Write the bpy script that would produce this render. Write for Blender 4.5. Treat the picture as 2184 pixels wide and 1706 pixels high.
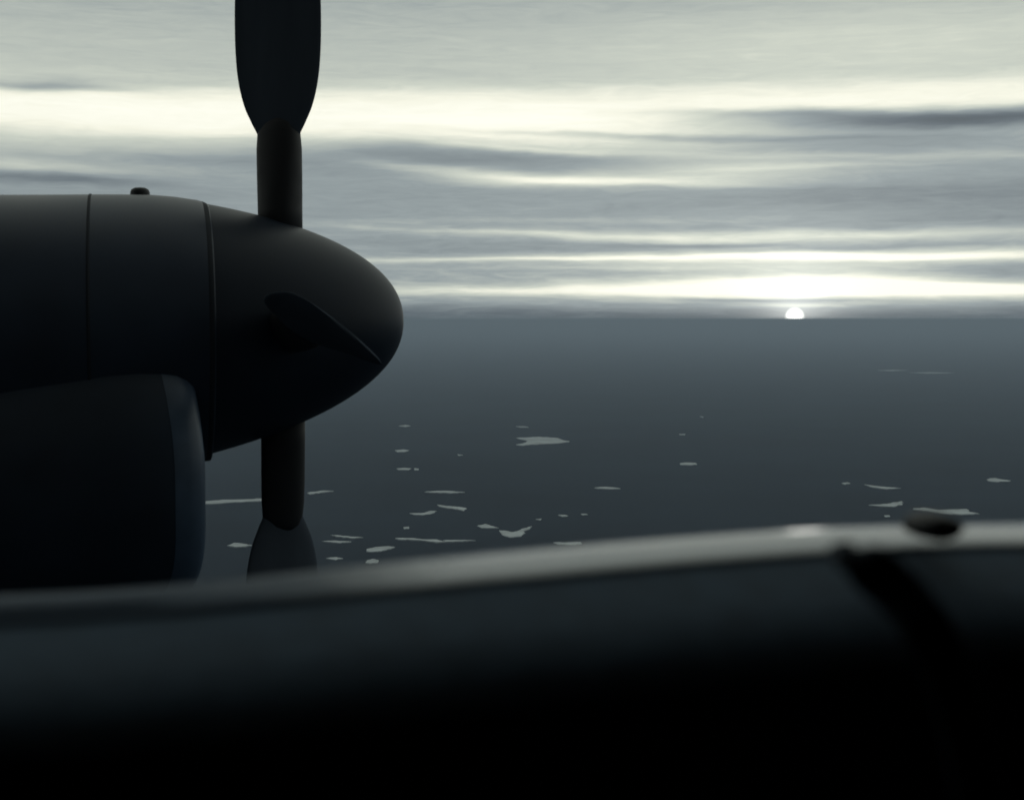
import bpy, bmesh, math, random
from math import sin, cos, tan, atan, atan2, radians, pi, hypot, sqrt
from mathutils import Vector, Matrix, noise

for o in list(bpy.data.objects): bpy.data.objects.remove(o)
S = bpy.context.scene
COL = S.collection
R = radians

# ------------------------------------------------------------------ camera
H = 200.0                      # flying height above the sea
F = 3000.3                     # focal length in pixels of a 2184 px wide picture (40 deg)
YAW, PITCH = R(15), atan(171 / F)
FW = Vector((sin(YAW) * cos(PITCH), cos(YAW) * cos(PITCH), -sin(PITCH)))
RT = Vector((cos(YAW), -sin(YAW), 0))
UP = RT.cross(FW)
CAM = Vector((0, 0, H))
cd = bpy.data.cameras.new('camera')
cam = bpy.data.objects.new('camera', cd); COL.objects.link(cam)
M = Matrix((RT, UP, -FW)).transposed().to_4x4(); M.translation = CAM
cam.matrix_world = M
cd.sensor_width = 36; cd.lens = 18 / tan(R(20))
cd.clip_start = 0.02; cd.clip_end = 2e6
cd.dof.use_dof = True; cd.dof.focus_distance = 22.0; cd.dof.aperture_fstop = 8.5
cd.dof.aperture_blades = 0
S.camera = cam

def ray(x, y):                 # direction through a picture point (2184 x 1706)
    return (FW + RT * ((x - 1092) / F) + UP * ((853 - y) / F)).normalized()
def at_sea(x, y):
    d = ray(x, y); return CAM + d * (H / -d.z)
def at_y(x, y, Y):             # point on the vertical plane at distance Y from the cabin seat
    d = ray(x, y); return CAM + d * (Y / d.y)

# ------------------------------------------------------------------ exposure
S.view_settings.view_transform = 'Standard'
S.view_settings.look = 'None'
S.view_settings.exposure = 0
S.view_settings.gamma = 1
S.render.engine = 'CYCLES'
S.cycles.volume_bounces = 1
S.cycles.max_bounces = 6
S.cycles.sample_clamp_indirect = 4

# ------------------------------------------------------------------ sky
def lin(c): 
    c /= 255.0
    return c / 12.92 if c <= 0.04045 else ((c + 0.055) / 1.055) ** 2.4
SUN_PX = (1695, 677)
sd = ray(*SUN_PX)
SUN_AZ = atan2(sd.x, sd.y); SUN_EL = math.asin(sd.z)

W = bpy.data.worlds.new('World'); S.world = W; W.use_nodes = True
T = W.node_tree; N = T.nodes; L = T.links
for n in list(N): N.remove(n)
def nd(t, **k):
    n = N.new(t)
    for a, b in k.items(): setattr(n, a, b)
    return n
def plug(sock, v):
    if isinstance(v, (int, float)): sock.default_value = v
    else: L.new(v, sock)
def m(op, a, b=None, c=None, clamp=False):
    n = nd('ShaderNodeMath', operation=op, use_clamp=clamp)
    plug(n.inputs[0], a)
    if b is not None: plug(n.inputs[1], b)
    if c is not None: plug(n.inputs[2], c)
    return n.outputs[0]
tc = nd('ShaderNodeTexCoord')
sep = nd('ShaderNodeSeparateXYZ'); L.new(tc.outputs['Generated'], sep.inputs[0])
dx, dy, dz = sep.outputs
az = m('ARCTAN2', dx, dy)
el = m('ARCSINE', dz)
def azel(x, y):
    d = ray(x, y); return atan2(d.x, d.y), math.asin(d.z)
K = 1 / F
# drifting of the cloud layers: stretched noise in azimuth and elevation
comb = nd('ShaderNodeCombineXYZ'); plug(comb.inputs[0], m('MULTIPLY', az, 9.0)); plug(comb.inputs[1], m('MULTIPLY', el, 60.0))
n1 = nd('ShaderNodeTexNoise'); n1.inputs['Scale'].default_value = 1.0; n1.inputs['Detail'].default_value = 4
L.new(comb.outputs[0], n1.inputs['Vector'])
comb2 = nd('ShaderNodeCombineXYZ'); plug(comb2.inputs[0], m('MULTIPLY', az, 7.0)); plug(comb2.inputs[1], m('MULTIPLY', el, 170.0))
n2 = nd('ShaderNodeTexNoise'); n2.inputs['Scale'].default_value = 1.0; n2.inputs['Detail'].default_value = 5; n2.inputs['Distortion'].default_value = 0.6
L.new(comb2.outputs[0], n2.inputs['Vector'])
warp = m('MULTIPLY', m('SUBTRACT', n1.outputs[0], 0.5), 26 * K)
# the warp fades towards the horizon so that the lowest layers lie flat
flat = m('MULTIPLY', el, 9.0, clamp=True)
vw = m('ADD', el, m('MULTIPLY', warp, m('ADD', flat, 0.35)))
stops = [(0, .65), (60, .68), (130, .72), (175, .74), (215, .88), (250, .93), (285, .90), (312, .78), (345, .68), (385, .63), (430, .585),
         (480, .59), (540, .61), (600, .64), (635, .60), (660, .45), (683, .385)]
cr = nd('ShaderNodeFloatCurve')
# elevation -0.02 .. 0.30 mapped to 0..1
E0, E1 = -0.02, 0.30
pts = sorted([((((680 - y) / F) - E0) / (E1 - E0), v) for y, v in stops] + [(0.0, .43), (1.0, .74)])
cv = cr.mapping.curves[0]
while len(cv.points) < len(pts): cv.points.new(0.5, 0.5)
for p_, (a, b) in zip(cv.points, pts): p_.location = (a, b); p_.handle_type = 'AUTO_CLAMPED'
cr.mapping.update()
plug(cr.inputs['Value'], m('DIVIDE', m('SUBTRACT', vw, E0), E1 - E0, clamp=True))
lum = cr.outputs[0]
# cloud bands: x, y, half length, half thickness, slope, strength
bands = [
    (250, 250, 420, 32, 0, .06), (1150, 268, 330, 34, .05, .07), (1240, 388, 190, 10, .02, .24), (980, 368, 200, 10, .08, .15),
    (1520, 372, 170, 24, .0, .14), (1420, 330, 200, 18, .05, .06), (1700, 504, 420, 9, .0, .26), (1080, 498, 280, 5, .04, .13),
    (1720, 548, 330, 13, 0, .34), (1180, 552, 420, 4, -.01, .22), (2050, 546, 260, 5, 0, .22), (1700, 590, 230, 14, 0, .16),
    (1690, 617, 300, 17, 0, .48), (1150, 620, 330, 8, .0, .24), (2060, 616, 240, 13, .02, .30), (1690, 652, 100, 4, 0, .22),
    (1700, 300, 400, 200, 0, .03), (30, 352, 120, 10, .03, .10), (2090, 322, 90, 7, .04, .07),
    (1950, 70, 500, 60, 0, .07), (2080, 252, 340, 16, .015, -.55), (1640, 245, 170, 8, .03, -.17), (1850, 300, 330, 26, .02, -.20), (2080, 420, 330, 60, 0, -.10),
    (1120, 338, 330, 16, .03, -.15), (760, 350, 220, 30, .0, -.10), (90, 180, 120, 9, -.01, -.26), (420, 178, 240, 6, .0, -.04),
    (90, 382, 170, 9, .04, -.16), (420, 340, 200, 9, .0, -.07), (1480, 524, 160, 4, .0, -.14), (1760, 531, 160, 4, -.02, -.16),
    (1000, 520, 260, 11, .03, -.07), (1700, 640, 110, 2.5, .0, -.20), (1560, 640, 120, 3, .02, -.12), (1300, 585, 420, 13, .0, -.04),
    (1300, 290, 260, 5, .04, -.10), (1620, 292, 300, 5, .03, -.10), (1900, 335, 260, 6, .02, .07), (1150, 318, 200, 5, .05, .10), (1700, 358, 160, 4, .0, .09), (1500, 402, 260, 5, .01, -.06), (1350, 470, 400, 5, .0, .05), (1150, 535, 300, 4, .0, -.06), (1400, 572, 300, 4, .0, .08), (2000, 600, 200, 4, .0, -.08),
    (2120, 580, 120, 14, .0, -.12), (1600, 420, 300, 18, 0, -.05), (1900, 640, 200, 3, .03, -.05),
]
for (x, y, sx, sy, sl, amp) in bands:
    a0, e0 = azel(x, y)
    du = m('SUBTRACT', az, a0)
    dv = m('ADD', m('SUBTRACT', vw, e0), m('MULTIPLY', du, sl))
    q = m('ADD', m('POWER', m('ABSOLUTE', m('MULTIPLY', du, 1 / (sx * 1.3 * K))), 2.0), m('POWER', m('ABSOLUTE', m('MULTIPLY', dv, 1 / (sy * 1.3 * K))), 2.0))
    lum = m('ADD', lum, m('MULTIPLY', m('EXPONENT', m('MULTIPLY', q, -1.0)), amp))
lum = m('ADD', lum, m('MULTIPLY', m('SUBTRACT', n2.outputs[0], 0.5), m('SUBTRACT', 0.17, m('MULTIPLY', flat, 0.13))))
comb3 = nd('ShaderNodeCombineXYZ'); plug(comb3.inputs[0], m('MULTIPLY', az, 26.0)); plug(comb3.inputs[1], m('MULTIPLY', vw, 210.0))
n3 = nd('ShaderNodeTexNoise'); n3.inputs['Scale'].default_value = 1.0; n3.inputs['Detail'].default_value = 7; n3.inputs['Roughness'].default_value = .6; n3.inputs['Distortion'].default_value = 1.0
L.new(comb3.outputs[0], n3.inputs['Vector'])
lum = m('ADD', lum, m('MULTIPLY', m('SUBTRACT', n3.outputs[0], 0.5), m('SUBTRACT', 0.25, m('MULTIPLY', flat, 0.15))))
ramp = nd('ShaderNodeValToRGB'); e = ramp.color_ramp.elements
tone = [(0, (0, 2, 6)), (.2, (36, 47, 55)), (.4, (86, 98, 107)), (.6, (140, 151, 154)), (.8, (200, 206, 194)), (.93, (243, 243, 226)), (1.0, (254, 254, 240))]
while len(e) < len(tone): e.new(0.5)
for el_, (p_, c_) in zip(e, tone): el_.position = p_; el_.color = (lin(c_[0]), lin(c_[1]), lin(c_[2]), 1)
L.new(lum, ramp.inputs[0])
# nightfall on the side away from the sun and overhead
csun = m('ADD', m('MULTIPLY', dx, sin(SUN_AZ)), m('MULTIPLY', dy, cos(SUN_AZ)))
side = nd('ShaderNodeMapRange'); side.interpolation_type = 'SMOOTHSTEP'
plug(side.inputs['Value'], csun); side.inputs['From Min'].default_value = -0.5; side.inputs['From Max'].default_value = 0.75
side.inputs['To Min'].default_value = 0.10; side.inputs['To Max'].default_value = 1.0
top = nd('ShaderNodeMapRange'); top.interpolation_type = 'SMOOTHSTEP'
plug(top.inputs['Value'], dz); top.inputs['From Min'].default_value = 0.26; top.inputs['From Max'].default_value = 0.9
top.inputs['To Min'].default_value = 1.0; top.inputs['To Max'].default_value = 0.9
dim = m('MULTIPLY', side.outputs[0], top.outputs[0])
sky = nd('ShaderNodeTexSky', sky_type='NISHITA'); sky.sun_disc = False
sky.sun_elevation = max(SUN_EL, R(0.2)); sky.sun_rotation = SUN_AZ; sky.altitude = H
bw = nd('ShaderNodeRGBToBW'); L.new(sky.outputs[0], bw.inputs[0])
air = m('MULTIPLY', bw.outputs[0], 0.02)
# the sun itself: a disc half a degree across on the horizon
dot = nd('ShaderNodeVectorMath', operation='DOT_PRODUCT')
L.new(tc.outputs['Generated'], dot.inputs[0]); dot.inputs[1].default_value = sd
ang = m('ARCCOSINE', m('MINIMUM', dot.outputs['Value'], 1.0))
disc = nd('ShaderNodeMapRange'); disc.interpolation_type = 'SMOOTHSTEP'
plug(disc.inputs['Value'], ang); disc.inputs['From Min'].default_value = 8 * K; disc.inputs['From Max'].default_value = 23 * K
disc.inputs['To Min'].default_value = 3.0; disc.inputs['To Max'].default_value = 0.0
glow = m('ADD', m('MULTIPLY', m('EXPONENT', m('MULTIPLY', m('POWER', m('DIVIDE', ang, 60 * K), 1.3), -1.0)), .5), m('MULTIPLY', m('EXPONENT', m('MULTIPLY', m('DIVIDE', ang, 150 * K), -1.0)), .10))
extra = m('ADD', m('ADD', disc.outputs[0], air), glow)
mulc = nd('ShaderNodeVectorMath', operation='SCALE'); L.new(ramp.outputs[0], mulc.inputs[0]); plug(mulc.inputs['Scale'], dim)
addc = nd('ShaderNodeVectorMath', operation='ADD'); L.new(mulc.outputs[0], addc.inputs[0])
sc = nd('ShaderNodeVectorMath', operation='SCALE'); sc.inputs[0].default_value = (1, 1, .93); plug(sc.inputs['Scale'], extra)
L.new(sc.outputs[0], addc.inputs[1])
bg = nd('ShaderNodeBackground'); L.new(addc.outputs[0], bg.inputs['Color']); bg.inputs['Strength'].default_value = 1.0
wo = nd('ShaderNodeOutputWorld'); L.new(bg.outputs[0], wo.inputs['Surface'])

sl = bpy.data.lights.new('sun', 'SUN'); sl.energy = 0.006; sl.angle = R(1.5); sl.color = (1, .97, .9)
so = bpy.data.objects.new('sun', sl); COL.objects.link(so)
so.rotation_euler = Vector((sin(SUN_AZ) * cos(R(.6)), cos(SUN_AZ) * cos(R(.6)), sin(R(.6)))).to_track_quat('Z', 'Y').to_euler()
so.location = (0, 30, H + 20)

# ------------------------------------------------------------------ helpers
def mat(name, col, rough=.5, metal=0.0, spec=.5, var=0.0, scale=6.0, bump=0.0, coat=0.0, stretch=(1, 1, 1)):
    mt = bpy.data.materials.new(name); mt.use_nodes = True
    t = mt.node_tree; b = t.nodes['Principled BSDF']
    b.inputs['Roughness'].default_value = rough; b.inputs['Metallic'].default_value = metal
    b.inputs['Specular IOR Level'].default_value = spec; b.inputs['Coat Weight'].default_value = coat
    tcn = t.nodes.new('ShaderNodeTexCoord'); mp = t.nodes.new('ShaderNodeMapping'); mp.inputs['Scale'].default_value = stretch
    t.links.new(tcn.outputs['Object'], mp.inputs[0])
    no = t.nodes.new('ShaderNodeTexNoise'); no.inputs['Scale'].default_value = scale; no.inputs['Detail'].default_value = 6
    t.links.new(mp.outputs[0], no.inputs['Vector'])
    r = t.nodes.new('ShaderNodeValToRGB')
    r.color_ramp.elements[0].position = .3; r.color_ramp.elements[1].position = .7
    r.color_ramp.elements[0].color = (*[c * (1 - var) for c in col], 1); r.color_ramp.elements[1].color = (*[min(1, c * (1 + var)) for c in col], 1)
    t.links.new(no.outputs[0], r.inputs[0]); t.links.new(r.outputs[0], b.inputs['Base Color'])
    mr = t.nodes.new('ShaderNodeMapRange'); mr.inputs['To Min'].default_value = max(.02, rough * (1 - var)); mr.inputs['To Max'].default_value = min(1, rough * (1 + var))
    t.links.new(no.outputs[0], mr.inputs['Value']); t.links.new(mr.outputs[0], b.inputs['Roughness'])
    if bump:
        bp = t.nodes.new('ShaderNodeBump'); bp.inputs['Strength'].default_value = bump; bp.inputs['Distance'].default_value = .01
        t.links.new(no.outputs[0], bp.inputs['Height']); t.links.new(bp.outputs[0], b.inputs['Normal'])
    return mt

def obj(name, verts, faces, mt, parent=None, smooth=True, bevel=0, kind=None, matrix=None):
    me = bpy.data.meshes.new(name); me.from_pydata([tuple(v) for v in verts], [], faces); me.update()
    bm = bmesh.new(); bm.from_mesh(me); bmesh.ops.recalc_face_normals(bm, faces=bm.faces); bm.to_mesh(me); bm.free()
    o = bpy.data.objects.new(name, me); COL.objects.link(o)
    me.materials.append(mt)
    for p_ in me.polygons: p_.use_smooth = smooth
    if bevel:
        b = o.modifiers.new('bevel', 'BEVEL'); b.width = bevel; b.segments = 3; b.limit_method = 'ANGLE'
    if parent is not None: o.parent = parent
    if kind: o['kind'] = kind
    return o

def loft(rings, close_u=True, cap0=False, cap1=False, close_v=False):
    n = len(rings[0]); V = [v for r_ in rings for v in r_]; Fs = []
    m_ = len(rings)
    for i in range(m_ if close_v else m_ - 1):
        j2 = (i + 1) % m_
        for j in range(n if close_u else n - 1):
            k = (j + 1) % n
            Fs.append((i * n + j, i * n + k, j2 * n + k, j2 * n + j))
    if cap0: Fs.append(tuple(range(n))[::-1])
    if cap1: Fs.append(tuple(range((m_ - 1) * n, m_ * n)))
    return V, Fs

def tube(path, rads, seg=16, flat=1.0):
    rings = []
    for i, p_ in enumerate(path):
        a = path[max(0, i - 1)]; b = path[min(len(path) - 1, i + 1)]
        d = (b - a).normalized(); s_ = d.cross(Vector((0, 1, 0))).normalized(); u_ = s_.cross(d)
        r_ = rads[i] if isinstance(rads, (list, tuple)) else rads
        rings.append([p_ + s_ * cos(t * 2 * pi / seg) * r_ + u_ * sin(t * 2 * pi / seg) * r_ * flat for t in range(seg)])
    return loft(rings, cap0=True, cap1=True)

# ------------------------------------------------------------------ sea
m_sea = bpy.data.materials.new('sea_water'); m_sea.use_nodes = True
t = m_sea.node_tree; b = t.nodes['Principled BSDF']
b.inputs['Roughness'].default_value = .28; b.inputs['IOR'].default_value = 1.33; b.inputs['Specular IOR Level'].default_value = 0.0
g = t.nodes.new('ShaderNodeNewGeometry')
no = t.nodes.new('ShaderNodeTexNoise'); no.inputs['Scale'].default_value = .004; no.inputs['Detail'].default_value = 8
t.links.new(g.outputs['Position'], no.inputs['Vector'])
r = t.nodes.new('ShaderNodeValToRGB'); r.color_ramp.elements[0].position = .35; r.color_ramp.elements[1].position = .7
r.color_ramp.elements[0].color = (.002, .006, .012, 1); r.color_ramp.elements[1].color = (.012, .024, .038, 1)
t.links.new(no.outputs[0], r.inputs[0]); t.links.new(r.outputs[0], b.inputs['Base Color'])
mr = t.nodes.new('ShaderNodeMapRange'); mr.inputs['To Min'].default_value = .3; mr.inputs['To Max'].default_value = .42
t.links.new(no.outputs[0], mr.inputs['Value']); t.links.new(mr.outputs[0], b.inputs['Roughness'])
no2 = t.nodes.new('ShaderNodeTexNoise'); no2.inputs['Scale'].default_value = .12; no2.inputs['Detail'].default_value = 3
t.links.new(g.outputs['Position'], no2.inputs['Vector'])
bp = t.nodes.new('ShaderNodeBump'); bp.inputs['Strength'].default_value = .25; bp.inputs['Distance'].default_value = .6
t.links.new(no2.outputs[0], bp.inputs['Height']); t.links.new(bp.outputs[0], b.inputs['Normal'])
RS = 250000.0
rings = [[Vector((cos(a * 2 * pi / 96) * q, sin(a * 2 * pi / 96) * q, 0)) for a in range(96)] for q in (20, 500, 3000, 15000, 60000, 150000, RS)]
V, Fs = loft(rings, cap0=True)
obj('sea', V, Fs, m_sea, kind='structure', smooth=False)

# ------------------------------------------------------------------ haze
hs = 1.04 * RS
m_h = bpy.data.materials.new('haze_air'); m_h.use_nodes = True
t = m_h.node_tree; t.nodes.remove(t.nodes['Principled BSDF'])
pv = t.nodes.new('ShaderNodeVolumePrincipled'); pv.inputs['Color'].default_value = (.69, .82, 1.0, 1)
pv.inputs['Density'].default_value = 2.1e-4; pv.inputs['Anisotropy'].default_value = .2
t.links.new(pv.outputs[0], t.nodes['Material Output'].inputs['Volume'])
z0, z1 = -1.0, H + 6
V = [(x, y, z) for z in (z0, z1) for y in (-hs, hs) for x in (-hs, hs)]
obj('haze', V, [(0, 2, 3, 1), (4, 5, 7, 6), (0, 1, 5, 4), (2, 6, 7, 3), (0, 4, 6, 2), (1, 3, 7, 5)], m_h, kind='stuff', smooth=False)

# ------------------------------------------------------------------ ice floes
m_ice = mat('sea_ice', (.70, .76, .78), rough=.8, var=.3, scale=.025, bump=.2)
FL = [  # outline points in the 2184 px picture, label
 ([(1118,934),(1150,932),(1190,935),(1203,940),(1216,942),(1190,946),(1150,948),(1115,951),(1100,949),(1118,945),(1128,941),(1108,937),(1100,934)], 'largest pale ice floe in the middle distance, ragged and forked at its left end'),
 ([(1450,989),(1462,987),(1484,988),(1487,991),(1470,993),(1452,992)], 'short bright oblong ice floe alone in open water under the sun side'),
 ([(1267,1041),(1290,1039),(1312,1041),(1324,1043),(1300,1044),(1275,1043)], 'thin bright lens shaped floe left of and below the lone oblong floe'),
 ([(442,1070),(480,1067),(530,1066),(580,1063),(610,1061),(606,1064),(560,1069),(500,1072),(450,1076),(438,1076),(430,1071)], 'long bright ice strip running out from behind the dark intake scoop'),
 ([(1064,1132),(1080,1133),(1092,1136),(1102,1134),(1116,1128),(1134,1123),(1130,1129),(1116,1134),(1121,1138),(1110,1145),(1088,1147),(1072,1142)], 'thick bowl shaped floe with a raised right horn above the sill'),
 ([(932,1077),(950,1080),(968,1081),(985,1083),(996,1085),(988,1090),(975,1087),(955,1085),(936,1081)], 'bent ice floe of two joined pieces sloping down to the right'),
 ([(873,1095),(900,1095),(920,1090),(932,1090),(920,1096),(900,1099),(882,1098)], 'low curved floe just left of the bent two piece floe'),
 ([(905,1050),(940,1048),(985,1050),(992,1051),(960,1053),(925,1052)], 'straight thin ice sliver above the bent two piece floe'),
 ([(842,961),(860,959),(873,961),(865,964),(848,965)], 'small bright floe below the spinner tip, middle one of three in a column'),
 ([(850,909),(865,907),(876,909),(864,911)], 'faint small floe nearest under the spinner tip, top of the column of three'),
 ([(845,1000),(862,999),(878,1000),(870,1003),(850,1003)], 'flat floe at the foot of the column of three below the spinner'),
 ([(884,999),(893,1000),(893,1003),(884,1003)], 'tiny ice chip beside the lowest floe of the column below the spinner'),
 ([(782,1172),(800,1168),(828,1166),(843,1168),(832,1172),(812,1177),(790,1178),(781,1177)], 'thick bright slab of ice left of the sill, sloping up to the right'),
 ([(783,1196),(795,1193),(808,1196),(806,1201),(790,1203),(779,1202)], 'compact rounded floe touching the sill edge below the sloping slab'),
 ([(842,1149),(880,1149),(905,1152),(930,1152),(950,1157),(930,1158),(900,1154),(850,1152)], 'long thin wavy ice strip above the left of the sill'),
 ([(945,1154),(990,1153),(1015,1154),(985,1156),(950,1157)], 'faint straight tail of ice continuing the wavy strip to the right'),
 ([(484,1165),(500,1159),(518,1161),(538,1164),(520,1167),(500,1168)], 'small peaked floe between the intake scoop and the lower blade'),
 ([(695,1192),(715,1189),(732,1192),(715,1195)], 'small dim floe just right of the lower propeller blade near the sill'),
 ([(704,1142),(725,1143),(752,1146),(775,1147),(755,1149),(720,1146)], 'dim hooked strip of ice right of the lower blade'),
 ([(686,1155),(710,1154),(750,1156),(725,1159),(700,1157)], 'dim narrow strip just under the hooked one beside the lower blade'),
 ([(655,1052),(690,1047),(712,1048),(690,1051),(660,1055)], 'faint ice line carrying on the long strip past the lower blade'),
 ([(1180,1158),(1210,1158),(1238,1157),(1242,1161),(1220,1163),(1190,1162)], 'flat pale floe resting on the sill line in the centre'),
 ([(1190,1099),(1205,1099),(1212,1101),(1200,1103)], 'small bright chip, left of the pair right of the bowl shaped floe'),
 ([(1238,1096),(1250,1096),(1254,1098),(1242,1099)], 'small fainter chip, right of the pair right of the bowl shaped floe'),
 ([(1142,1108),(1155,1107),(1152,1110)], 'tiny chip just above the right horn of the bowl shaped floe'),
 ([(1017,1122),(1035,1118),(1050,1123),(1064,1127),(1045,1127),(1028,1127)], 'loose grey slush patch at the upper left of the bowl shaped floe'),
 ([(860,1126),(872,1124),(873,1128),(862,1129)], 'small dim chip between the low curved floe and the wavy strip'),
 ([(975,969),(988,971),(978,972)], 'very faint tiny chip left of and below the largest floe'),
 ([(1100,910),(1118,910),(1128,912),(1108,912)], 'thin faint sliver just above the largest floe'),
 ([(1795,1031),(1808,1030),(1814,1032),(1800,1034)], 'small floe at the left of the upper pair on the right side'),
 ([(1843,1034),(1865,1037),(1890,1040),(1922,1042),(1890,1044),(1860,1040)], 'long thin pointed floe at the right of the upper pair'),
 ([(1852,1078),(1880,1077),(1900,1075),(1925,1070),(1925,1077),(1905,1082),(1878,1081)], 'bright swallow tailed floe left of the big floe by the knob'),
 ([(1946,1087),(1970,1084),(2000,1089),(2030,1088),(2062,1087),(2068,1093),(2090,1097),(2050,1099),(2010,1097),(1975,1091)], 'large long floe just above the dark knob on the sill'),
 ([(1885,1100),(1896,1099),(1899,1102),(1888,1103)], 'tiny chip under the swallow tailed floe'),
 ([(2106,1023),(2120,1020),(2134,1023),(2156,1026),(2130,1029),(2108,1027)], 'ragged floe at the far right edge, higher than the long floe'),
 ([(1448,926),(1462,926),(1460,928),(1450,928)], 'faint distant sliver above the lone oblong floe'),
 ([(1492,888),(1502,889),(1498,891)], 'most distant small speck of ice above the lone oblong floe'),
 ([(1870,790),(1905,789),(1935,790),(1900,792)], 'faint far ice streak under the sun, left of two near the horizon'),
 ([(1940,795),(1985,794),(2035,796),(1980,797)], 'faint far ice streak under the sun, right of two near the horizon'),
]
rnd = random.Random(4)
for outline, label in FL:
    P = [at_sea(x, y) for x, y in outline]
    c = sum(P, Vector()) / len(P); c.z = 0
    # break the straight sides into a ragged edge
    Q = []
    for i, a in enumerate(P):
        b_ = P[(i + 1) % len(P)]
        side_ = b_ - a; nrm = Vector((-side_.y, side_.x, 0)) * .5
        k = 5
        for j in range(k):
            f = j / k
            q = a.lerp(b_, f)
            if j: q = q + Vector((rnd.uniform(-1, 1) * .05 * side_.x, rnd.uniform(-1, 1) * .2 * min(abs(side_.y), side_.length * .5), 0)) + Vector((0, rnd.uniform(-1, 1) * side_.length * .08, 0))
            Q.append(q)
    th = rnd.uniform(.5, 1.1)
    n = len(Q)
    V = [Vector((q.x - c.x, q.y - c.y, -.4)) for q in Q] + [Vector(((q.x - c.x) * .98, (q.y - c.y) * .98, th)) for q in Q]
    Fs = [tuple(range(n, 2 * n))] + [(i, (i + 1) % n, n + (i + 1) % n, n + i) for i in range(n)]
    o = obj('ice_floe', V, Fs, m_ice, smooth=False)
    o.location = (c.x, c.y, 0)
    o['label'] = label; o['category'] = 'ice floe'; o['group'] = 'ice floes adrift on the dark sea'

# ------------------------------------------------------------------ aircraft
air_root = bpy.data.objects.new('aircraft', None); COL.objects.link(air_root)
air_root.location = (0, 0, H)
air_root['label'] = 'dark propeller aircraft seen from its own cabin, blunt spinner and engine against the sunset'
air_root['category'] = 'aircraft'
O = Vector((0, 0, H))
def loc(p): return p - O

m_paint = mat('nacelle_paint', (.030, .046, .075), rough=.42, var=.25, scale=2.2, spec=.4)
m_spin = mat('spinner_paint', (.014, .024, .042), rough=.45, var=.15, scale=3, spec=.35)
m_intake = mat('intake_paint', (.026, .040, .062), rough=.45, var=.25, scale=3, spec=.35)
m_lip = mat('lip_paint', (.07, .11, .17), rough=.36, metal=.0, var=.15, scale=9)
m_black = mat('black_rubber', (.012, .014, .018), rough=.6, var=.2, scale=20)
m_blade = mat('blade_paint', (.09, .11, .14), rough=.8, metal=.0, spec=.0, var=.2, scale=5, stretch=(1, 1, .2))
m_strap = mat('strap_webbing', (.05, .065, .085), rough=.9, var=.2, scale=90, spec=.1)
m_seal = mat('seam_sealant', (.014, .020, .030), rough=.8, var=.2, scale=20)
m_cabin = mat('cabin_lining', (.045, .06, .08), rough=.75, var=.2, scale=14, bump=.1)
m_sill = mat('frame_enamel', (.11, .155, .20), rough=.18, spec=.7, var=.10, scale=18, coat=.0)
# dimmer reflections painted into the enamel: darker, rougher and less shiny towards the tail
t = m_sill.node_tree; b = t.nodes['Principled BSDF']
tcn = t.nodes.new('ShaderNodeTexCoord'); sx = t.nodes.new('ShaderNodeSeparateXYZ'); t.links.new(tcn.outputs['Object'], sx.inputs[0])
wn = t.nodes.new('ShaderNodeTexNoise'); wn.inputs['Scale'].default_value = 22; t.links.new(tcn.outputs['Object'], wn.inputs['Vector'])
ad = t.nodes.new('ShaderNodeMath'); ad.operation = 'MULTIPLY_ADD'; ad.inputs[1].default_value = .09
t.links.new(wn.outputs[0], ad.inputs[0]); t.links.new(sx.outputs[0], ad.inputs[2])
refl_fade = t.nodes.new('ShaderNodeMapRange'); refl_fade.interpolation_type = 'SMOOTHSTEP'
refl_fade.inputs['From Min'].default_value = .075; refl_fade.inputs['From Max'].default_value = .185
t.links.new(ad.outputs[0], refl_fade.inputs['Value'])
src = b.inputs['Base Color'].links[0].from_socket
mx = t.nodes.new('ShaderNodeMix'); mx.data_type = 'RGBA'; t.links.new(refl_fade.outputs[0], mx.inputs['Factor'])
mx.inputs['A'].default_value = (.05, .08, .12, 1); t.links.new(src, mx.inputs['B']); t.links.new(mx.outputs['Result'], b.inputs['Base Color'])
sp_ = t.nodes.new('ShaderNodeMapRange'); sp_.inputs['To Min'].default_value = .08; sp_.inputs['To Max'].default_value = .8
t.links.new(refl_fade.outputs[0], sp_.inputs['Value']); t.links.new(sp_.outputs[0], b.inputs['Specular IOR Level'])
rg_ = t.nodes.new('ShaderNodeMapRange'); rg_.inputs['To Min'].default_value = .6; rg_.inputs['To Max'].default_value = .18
t.links.new(refl_fade.outputs[0], rg_.inputs['Value']); t.links.new(rg_.outputs[0], b.inputs['Roughness'])
m_panel = mat('padding_cloth', (.13, .19, .26), rough=.8, spec=.25, var=.15, scale=60, bump=.05)
m_hull = mat('hull_paint', (.10, .11, .12), rough=.5, var=.15, scale=2)

YC = 5.5
# --- propeller with its spinner
prop = bpy.data.objects.new('propeller', None); COL.objects.link(prop); prop.parent = air_root
PX = .545; PZ = -.004 - .0434 * (1.025 - PX)
prop.location = (PX, YC, PZ)
XT, LN, RR, A, B_, TL = 1.02472, .79, .54341, 1.78923, .46219, .04345
rings = []
NS = 46
for i in range(NS + 1):
    s_ = (i / NS) ** 2 * LN
    r_ = RR * (1 - (1 - s_ / 1.40329) ** A) ** B_ if i else .0006
    rings.append([Vector((XT - s_ - PX, cos(a * 2 * pi / 96) * r_, -.00469 + sin(a * 2 * pi / 96) * r_ - TL * s_ - PZ)) for a in range(96)])
rings.append([Vector((v.x - .002, v.y * .9, v.z * .9)) for v in rings[-1]])
V, Fs = loft(rings, cap0=True, cap1=True)
spinner = obj('spinner', V, Fs, m_spin, prop)

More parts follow.
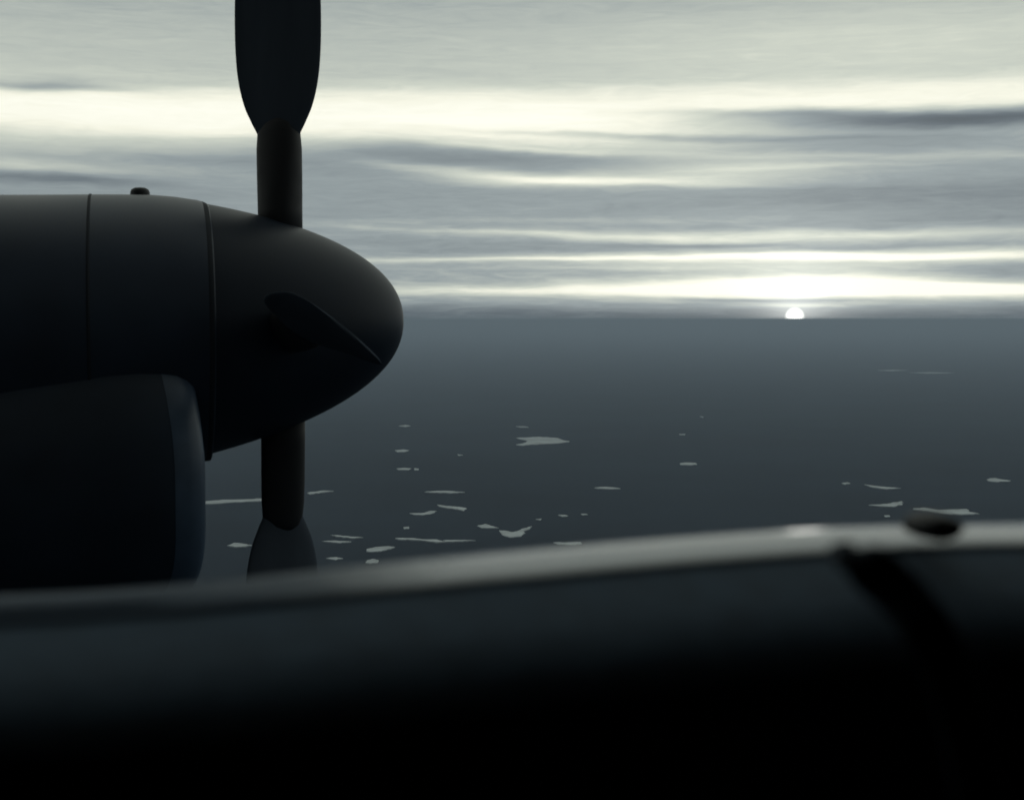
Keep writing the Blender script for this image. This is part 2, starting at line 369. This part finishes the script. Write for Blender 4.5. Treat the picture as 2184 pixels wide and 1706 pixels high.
def blade_mesh():
    # one blade along +z from the hub: (z, chord, thickness, twist away from the disc)
    st = [(.30, .17, .16, 60), (.42, .17, .15, 60), (.55, .175, .13, 60), (.70, .175, .10, 60)]
    return st
def section(z, ch, th, tw, n=40):
    pts_ = []
    ca, sa = cos(R(-tw)), sin(R(-tw))
    for k in range(n):
        a = k * 2 * pi / n
        u = cos(a) * .5 * ch
        w = sin(a) * .5 * th * (1 - .35 * cos(a))
        pts_.append(Vector((u * sa + w * ca, u * ca - w * sa, z)))
    return pts_
cuff_st = [(.30, .17, .17, 62), (.45, .172, .16, 62), (.58, .178, .14, 62), (.68, .180, .12, 62), (.74, .172, .10, 62), (.775, .14, .085, 62), (.795, .09, .06, 62)]
bl_key = [(.60, .08, .07, 62), (.72, .16, .07, 62), (.78, .22, .065, 62), (.85, .285, .056, 61), (.95, .335, .046, 60), (1.08, .362, .038, 58), (1.25, .368, .031, 56), (1.42, .355, .025, 54), (1.55, .33, .021, 52), (1.64, .28, .017, 51), (1.69, .21, .014, 50), (1.72, .10, .010, 50)]
bl_st = []
for i in range(len(bl_key) - 1):
    for j in range(5):
        t_ = j / 5; P = [bl_key[max(0, i - 1)], bl_key[i], bl_key[i + 1], bl_key[min(len(bl_key) - 1, i + 2)]]
        bl_st.append(tuple(.5 * (2 * b1 + (c1 - a1) * t_ + (2 * a1 - 5 * b1 + 4 * c1 - d1) * t_ ** 2 + (3 * b1 - a1 - 3 * c1 + d1) * t_ ** 3) for a1, b1, c1, d1 in zip(*P)))
bl_st.append(bl_key[-1])
Vc, Fc = loft([section(*s_) for s_ in cuff_st], cap0=True, cap1=True)
Vb, Fb = loft([section(*s_) for s_ in bl_st], cap0=True, cap1=True)
for k in range(4):
    blade = obj('propeller_blade', Vb, Fb, m_blade, prop)
    cuff = obj('blade_cuff', Vc, Fc, m_black, prop)
    for o in (blade, cuff): o.rotation_euler = (k * pi / 2 + R(0), 0, 0)

# --- nacelle
def sup(cy, cz, a, bt, bb, n_, X, seg=96):
    out = []
    for k in range(seg):
        th = k * 2 * pi / seg; c_, s_ = cos(th), sin(th)
        e_ = 2 / n_
        out.append(Vector((X, cy + a * math.copysign(abs(c_) ** e_, c_), cz + (bt if s_ > 0 else bb) * math.copysign(abs(s_) ** e_, s_))))
    return out
def top_z(px, py): return (at_y(px, py, YC) - O)
tops = [top_z(*p_) for p_ in ((441, 437), (432, 432), (418, 428), (370, 421), (320, 417), (260, 416.5), (200, 416.5), (100, 417.5), (0, 418))]
rings = []
for i, p_ in enumerate(tops):
    X = p_.x; k_ = min(1, (tops[0].x - X) / 1.2)
    rings.append(sup(YC, 0, .543 + .059 * k_, p_.z, .537 + .123 * k_, 2 + .25 * k_, X))
X0n = tops[-1].x
zt = tops[-1].z
for dx_, dzt in ((.5, .0), (1.0, -.005), (1.8, -.02), (2.8, -.06), (3.6, -.14)):
    rings.append(sup(YC, 0, .602, zt + dzt, .66, 2.25, X0n - dx_))
front_in = [Vector((tops[0].x + .0, YC + (v.y - YC) * .975, v.z * .975)) for v in rings[0]]
deep_in = [Vector((tops[0].x - .12, v.y, v.z)) for v in front_in]
V, Fs = loft([deep_in, front_in] + rings, cap0=True, cap1=True)
nac = obj('engine_nacelle', V, Fs, m_paint, air_root)
def band(Xa, w, name, depth=.0025, mt=m_seal):
    def ring_at(X, grow):
        src = rings
        for i in range(len(src) - 1):
            xa, xb = src[i][0].x, src[i + 1][0].x
            if xb <= X <= xa:
                f = (xa - X) / (xa - xb)
                return [Vector((X, YC + ((u.y - YC) * (1 - f) + (v.y - YC) * f) * (1 + grow), (u.z * (1 - f) + v.z * f) * (1 + grow))) for u, v in zip(src[i], src[i + 1])]
    V, Fs = loft([ring_at(Xa, .0002), ring_at(Xa - .002, depth / .5), ring_at(Xa - w + .002, depth / .5), ring_at(Xa - w, .0002)])
    return obj(name, V, Fs, mt, nac)
Xs = top_z(197, 417).x
band(Xs, .011, 'panel_seam')
band(tops[0].x - .004, .018, 'cowl_ring', .001, m_seal)
# long side access panel
rows = []
Vp = []; Fp = []
cols = 24
Xa, Xb = tops[0].x - .05, Xs - .04
# fitting on top of the cowl
bc = top_z(301, 413)
rg = []
for zz, fx in ((-.03, 1.0), (.0, 1.0), (.012, 1.0), (.022, .88), (.028, .6), (.030, .2)):
    rg.append([Vector((bc.x + cos(a * 2 * pi / 32) * .036 * fx - .004, YC + sin(a * 2 * pi / 32) * .05 * fx, bc.z - .008 + zz)) for a in range(32)])
V, Fs = loft(rg, cap0=True, cap1=True)
obj('vent_cap', V, Fs, m_black, nac)

# --- chin intake
def inz(y): return at_y(430, y, 5.0).z - H
XF = (at_y(437, 1050, 4.92) - O).x
scz, sch = -.66, .39
def scoop_ring(X, g_y, top_, bot_, n_=2.25):
    cz = (top_ + bot_) / 2; hh = (top_ - bot_) / 2
    out = sup(YC - .04, cz, g_y, hh, hh, n_, X)
    for v in out:               # the mouth is raked back at the top and rounded at the chin
        v.x -= .06 * max(0, (v.z + .55) / .45) ** 2 + .13 * max(0, (-v.z - .70) / .38) ** 3
    return out
outer = [(-.20, .46, -.10, -1.00), (-.03, .50, -.05, -1.035), (0, .515, -.035, -1.05), (-.004, .535, -.02, -1.065), (-.02, .557, -.005, -1.08), (-.05, .577, .005, -1.092), (-.10, .593, .01, -1.098), (-.18, .603, .01, -1.095),
         (-.28, .605, .0, -1.075), (-.40, .60, -.02, -1.045), (-.55, .595, -.04, -1.03), (-.80, .59, -.08, -1.02), (-1.3, .58, -.12, -1.0), (-2.2, .55, -.18, -.95), (-3.2, .45, -.2, -.80)]
inner = [(-.9, .30, -.40, -.85)]
rs = [scoop_ring(XF + x_, gy, t_, b_) for x_, gy, t_, b_ in inner + outer]
V, Fs = loft(rs, cap0=True, cap1=True)
intake = obj('air_intake', V, Fs, m_intake, nac)
lp = [(-.028, .503, -.047, -1.038), (.003, .518, -.032, -1.053), (-.001, .538, -.017, -1.068), (-.018, .560, -.002, -1.083), (-.05, .580, .008, -1.095), (-.10, .594, .011, -1.099)]
V, Fs = loft([scoop_ring(XF + x_, gy, t_, b_) for x_, gy, t_, b_ in lp])
obj('intake_lip', V, Fs, m_lip, nac)

# --- wing joining nacelle and fuselage, behind the view
prof = [(-.3, .0), (-.33, .10), (-.6, .19), (-1.2, .22), (-2.0, .15), (-3.0, .0), (-2.0, -.08), (-1.2, -.12), (-.6, -.1), (-.34, -.06)]
def wing_ring(Y, dx_, sc_, dz_): return [Vector((dx_ + x_ * sc_, Y, dz_ + z_ * sc_)) for x_, z_ in prof]
V, Fs = loft([wing_ring(.8, -1.9, 1.1, .05), wing_ring(5.5, -2.0, 1.0, .12), wing_ring(15, -2.2, .6, .45)], cap0=True, cap1=True)
obj('wing', V, Fs, m_hull, air_root, smooth=False)

# --- cabin: hull with the window opening, lower frame taken from the photo
YW = .50
low = [(-500, 1312), (0, 1288), (250, 1275), (500, 1253), (800, 1221), (1100, 1191), (1400, 1165), (1700, 1143), (1950, 1131), (2184, 1127), (2700, 1117)]
lowp = [at_y(x, y, YW) - O for x, y in low]
def smooth_path(P, n_):
    out = []
    for i in range(len(P) - 1):
        p0 = P[max(0, i - 1)]; p1 = P[i]; p2 = P[i + 1]; p3 = P[min(len(P) - 1, i + 2)]
        for j in range(n_):
            t_ = j / n_
            out.append(.5 * ((2 * p1) + (p2 - p0) * t_ + (2 * p0 - 5 * p1 + 4 * p2 - p3) * t_ ** 2 + (3 * p1 - p0 - 3 * p2 + p3) * t_ ** 3))
    out.append(P[-1]); return out
low_s = smooth_path([Vector((p_.x, 0, p_.z)) for p_ in lowp], 5)
xl, xr = low_s[0].x, low_s[-1].x; zl, zr = low_s[0].z, low_s[-1].z
ztop = .34; rc = .12
path = list(low_s)
def arc(cx, cz, a0, a1, n_=12): return [Vector((cx + rc * cos(R(a0 + (a1 - a0) * i / n_)), 0, cz + rc * sin(R(a0 + (a1 - a0) * i / n_)))) for i in range(n_ + 1)]
path += arc(xr, zr + rc, -90, 0)[1:]
path += arc(xr, ztop - rc, 0, 90)
path += arc(xl, ztop - rc, 90, 180)
path += arc(xl, zl + rc, 180, 270)[:-1]
cen = Vector(((xl + xr) / 2, 0, .12))
# profile: (Y, distance outwards from the opening edge)
sec = [(.56, .012), (.52, .0008), (.507, .0), (.500, .0001), (.490, .0004), (.481, .0008), (.4755, .0013), (.4730, .0024), (.4715, .0042), (.462, .0085), (.450, .0140), (.4395, .0205), (.4325, .0290), (.4285, .0390), (.4265, .0510), (.4260, .066), (.4270, .085)]
rings = []
npth = len(path)
for i, p_ in enumerate(path):
    a = path[i - 1]; b_ = path[(i + 1) % npth]
    d = (b_ - a).normalized(); nrm = Vector((d.z, 0, -d.x))
    if nrm.dot(p_ - cen) < 0: nrm = -nrm
    tl = max(0, min(1, (.13 - p_.x) / .13)) if p_.z < .1 else 0    # the ledge narrows towards the tail
    rings.append([Vector((p_.x + nrm.x * o_, Y_ + (.009 * tl if Y_ < .482 else 0), p_.z + nrm.z * o_)) for Y_, o_ in sec])
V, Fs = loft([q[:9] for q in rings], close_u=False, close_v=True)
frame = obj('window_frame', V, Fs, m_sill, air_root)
V, Fs = loft([q[8:] for q in rings], close_u=False, close_v=True)
obj('frame_padding', V, Fs, m_panel, frame)
# lining of the cabin: from the frame out to a big rectangle, then round the cabin
X1, X2, Z1, Z2, YB = -2.6, 2.6, -1.5, 1.0, -2.9
def out_rect(p_):
    d = (p_ - cen); k_ = []
    if d.x > 0: k_.append((X2 - cen.x) / d.x)
    if d.x < 0: k_.append((X1 - cen.x) / d.x)
    if d.z > 0: k_.append((Z2 - cen.z) / d.z)
    if d.z < 0: k_.append((Z1 - cen.z) / d.z)
    return cen + d * min(k_)
rg = []
for ring in rings:
    e0 = ring[-1]; q = out_rect(Vector((e0.x, 0, e0.z)))
    dd = Vector((q.x - e0.x, 0, q.z - e0.z))
    rg.append([Vector((e0.x, e0.y, e0.z)), Vector((e0.x, .427, e0.z)) + dd * .15, Vector((q.x, .427, q.z))])
V, Fs = loft(rg, close_u=False, close_v=True)
obj('cabin_lining', V, Fs, m_cabin, air_root, smooth=False)
rg = []
for ring in rings:
    e0 = ring[0].copy(); q = out_rect(Vector((e0.x, 0, e0.z)))
    rg.append([Vector((e0.x, .56, e0.z)), Vector((q.x, .56, q.z))])
V, Fs = loft(rg, close_u=False, close_v=True)
# the rest of the hull: roof, floor, far side and both ends as one rounded shell
hull_prof = [(.56, Z2), (.3, Z2 + .35), (-.4, Z2 + .7), (-1.2, Z2 + .8), (-2.0, Z2 + .7), (-2.7, Z2 + .35), (-3.0, Z2 - .1), (-3.1, -.3), (-3.0, Z1), (-2.4, Z1 - .6), (-1.2, Z1 - .9), (0, Z1 - .6), (.56, Z1)]
nb = len(V)
ends = (X1 - .001, X2 + .001)
for X in ends: V += [Vector((X, y_, z_)) for y_, z_ in hull_prof]
nh = len(hull_prof)
for i in range(nh - 1): Fs.append((nb + i, nb + i + 1, nb + nh + i + 1, nb + nh + i))
Fs.append(tuple(nb + i for i in range(nh))); Fs.append(tuple(nb + nh + i for i in range(nh)))
obj('fuselage', V, Fs, m_hull, air_root, smooth=False)

# --- knob on the sill and the strap in front of it
kp = at_y(1992, 1122, .465) - O
rg = []
for k, (yy, f) in enumerate(((.012, .2), (.0115, .7), (.008, .95), (.002, 1), (-.006, .95), (-.0095, .7), (-.011, .2))):
    rg.append([Vector((kp.x + cos(a * 2 * pi / 28) * .0092 * f, kp.y + yy, kp.z + sin(a * 2 * pi / 28) * .0050 * f)) for a in range(28)])
V, Fs = loft(rg, cap0=True, cap1=True)
obj('window_latch', V, Fs, m_black, air_root)

strap_px = [(1775, 1175, .36), (1820, 1192, .335), (1880, 1228, .33), (1935, 1280, .325), (1980, 1340, .32), (2020, 1425, .32), (2060, 1560, .32), (2100, 1750, .32)]
sp = smooth_path([at_y(x, y, Y_) - O for x, y, Y_ in strap_px], 4)
V, Fs = tube(sp, [.0025 + .0045 * min(1, i / 7) for i in range(len(sp))], 16, .45)
st = obj('strap', V, Fs, m_strap, None)
st.location = O
st['label'] = 'blurred dark strap hanging down from the window sill near the knob'; st['category'] = 'strap'
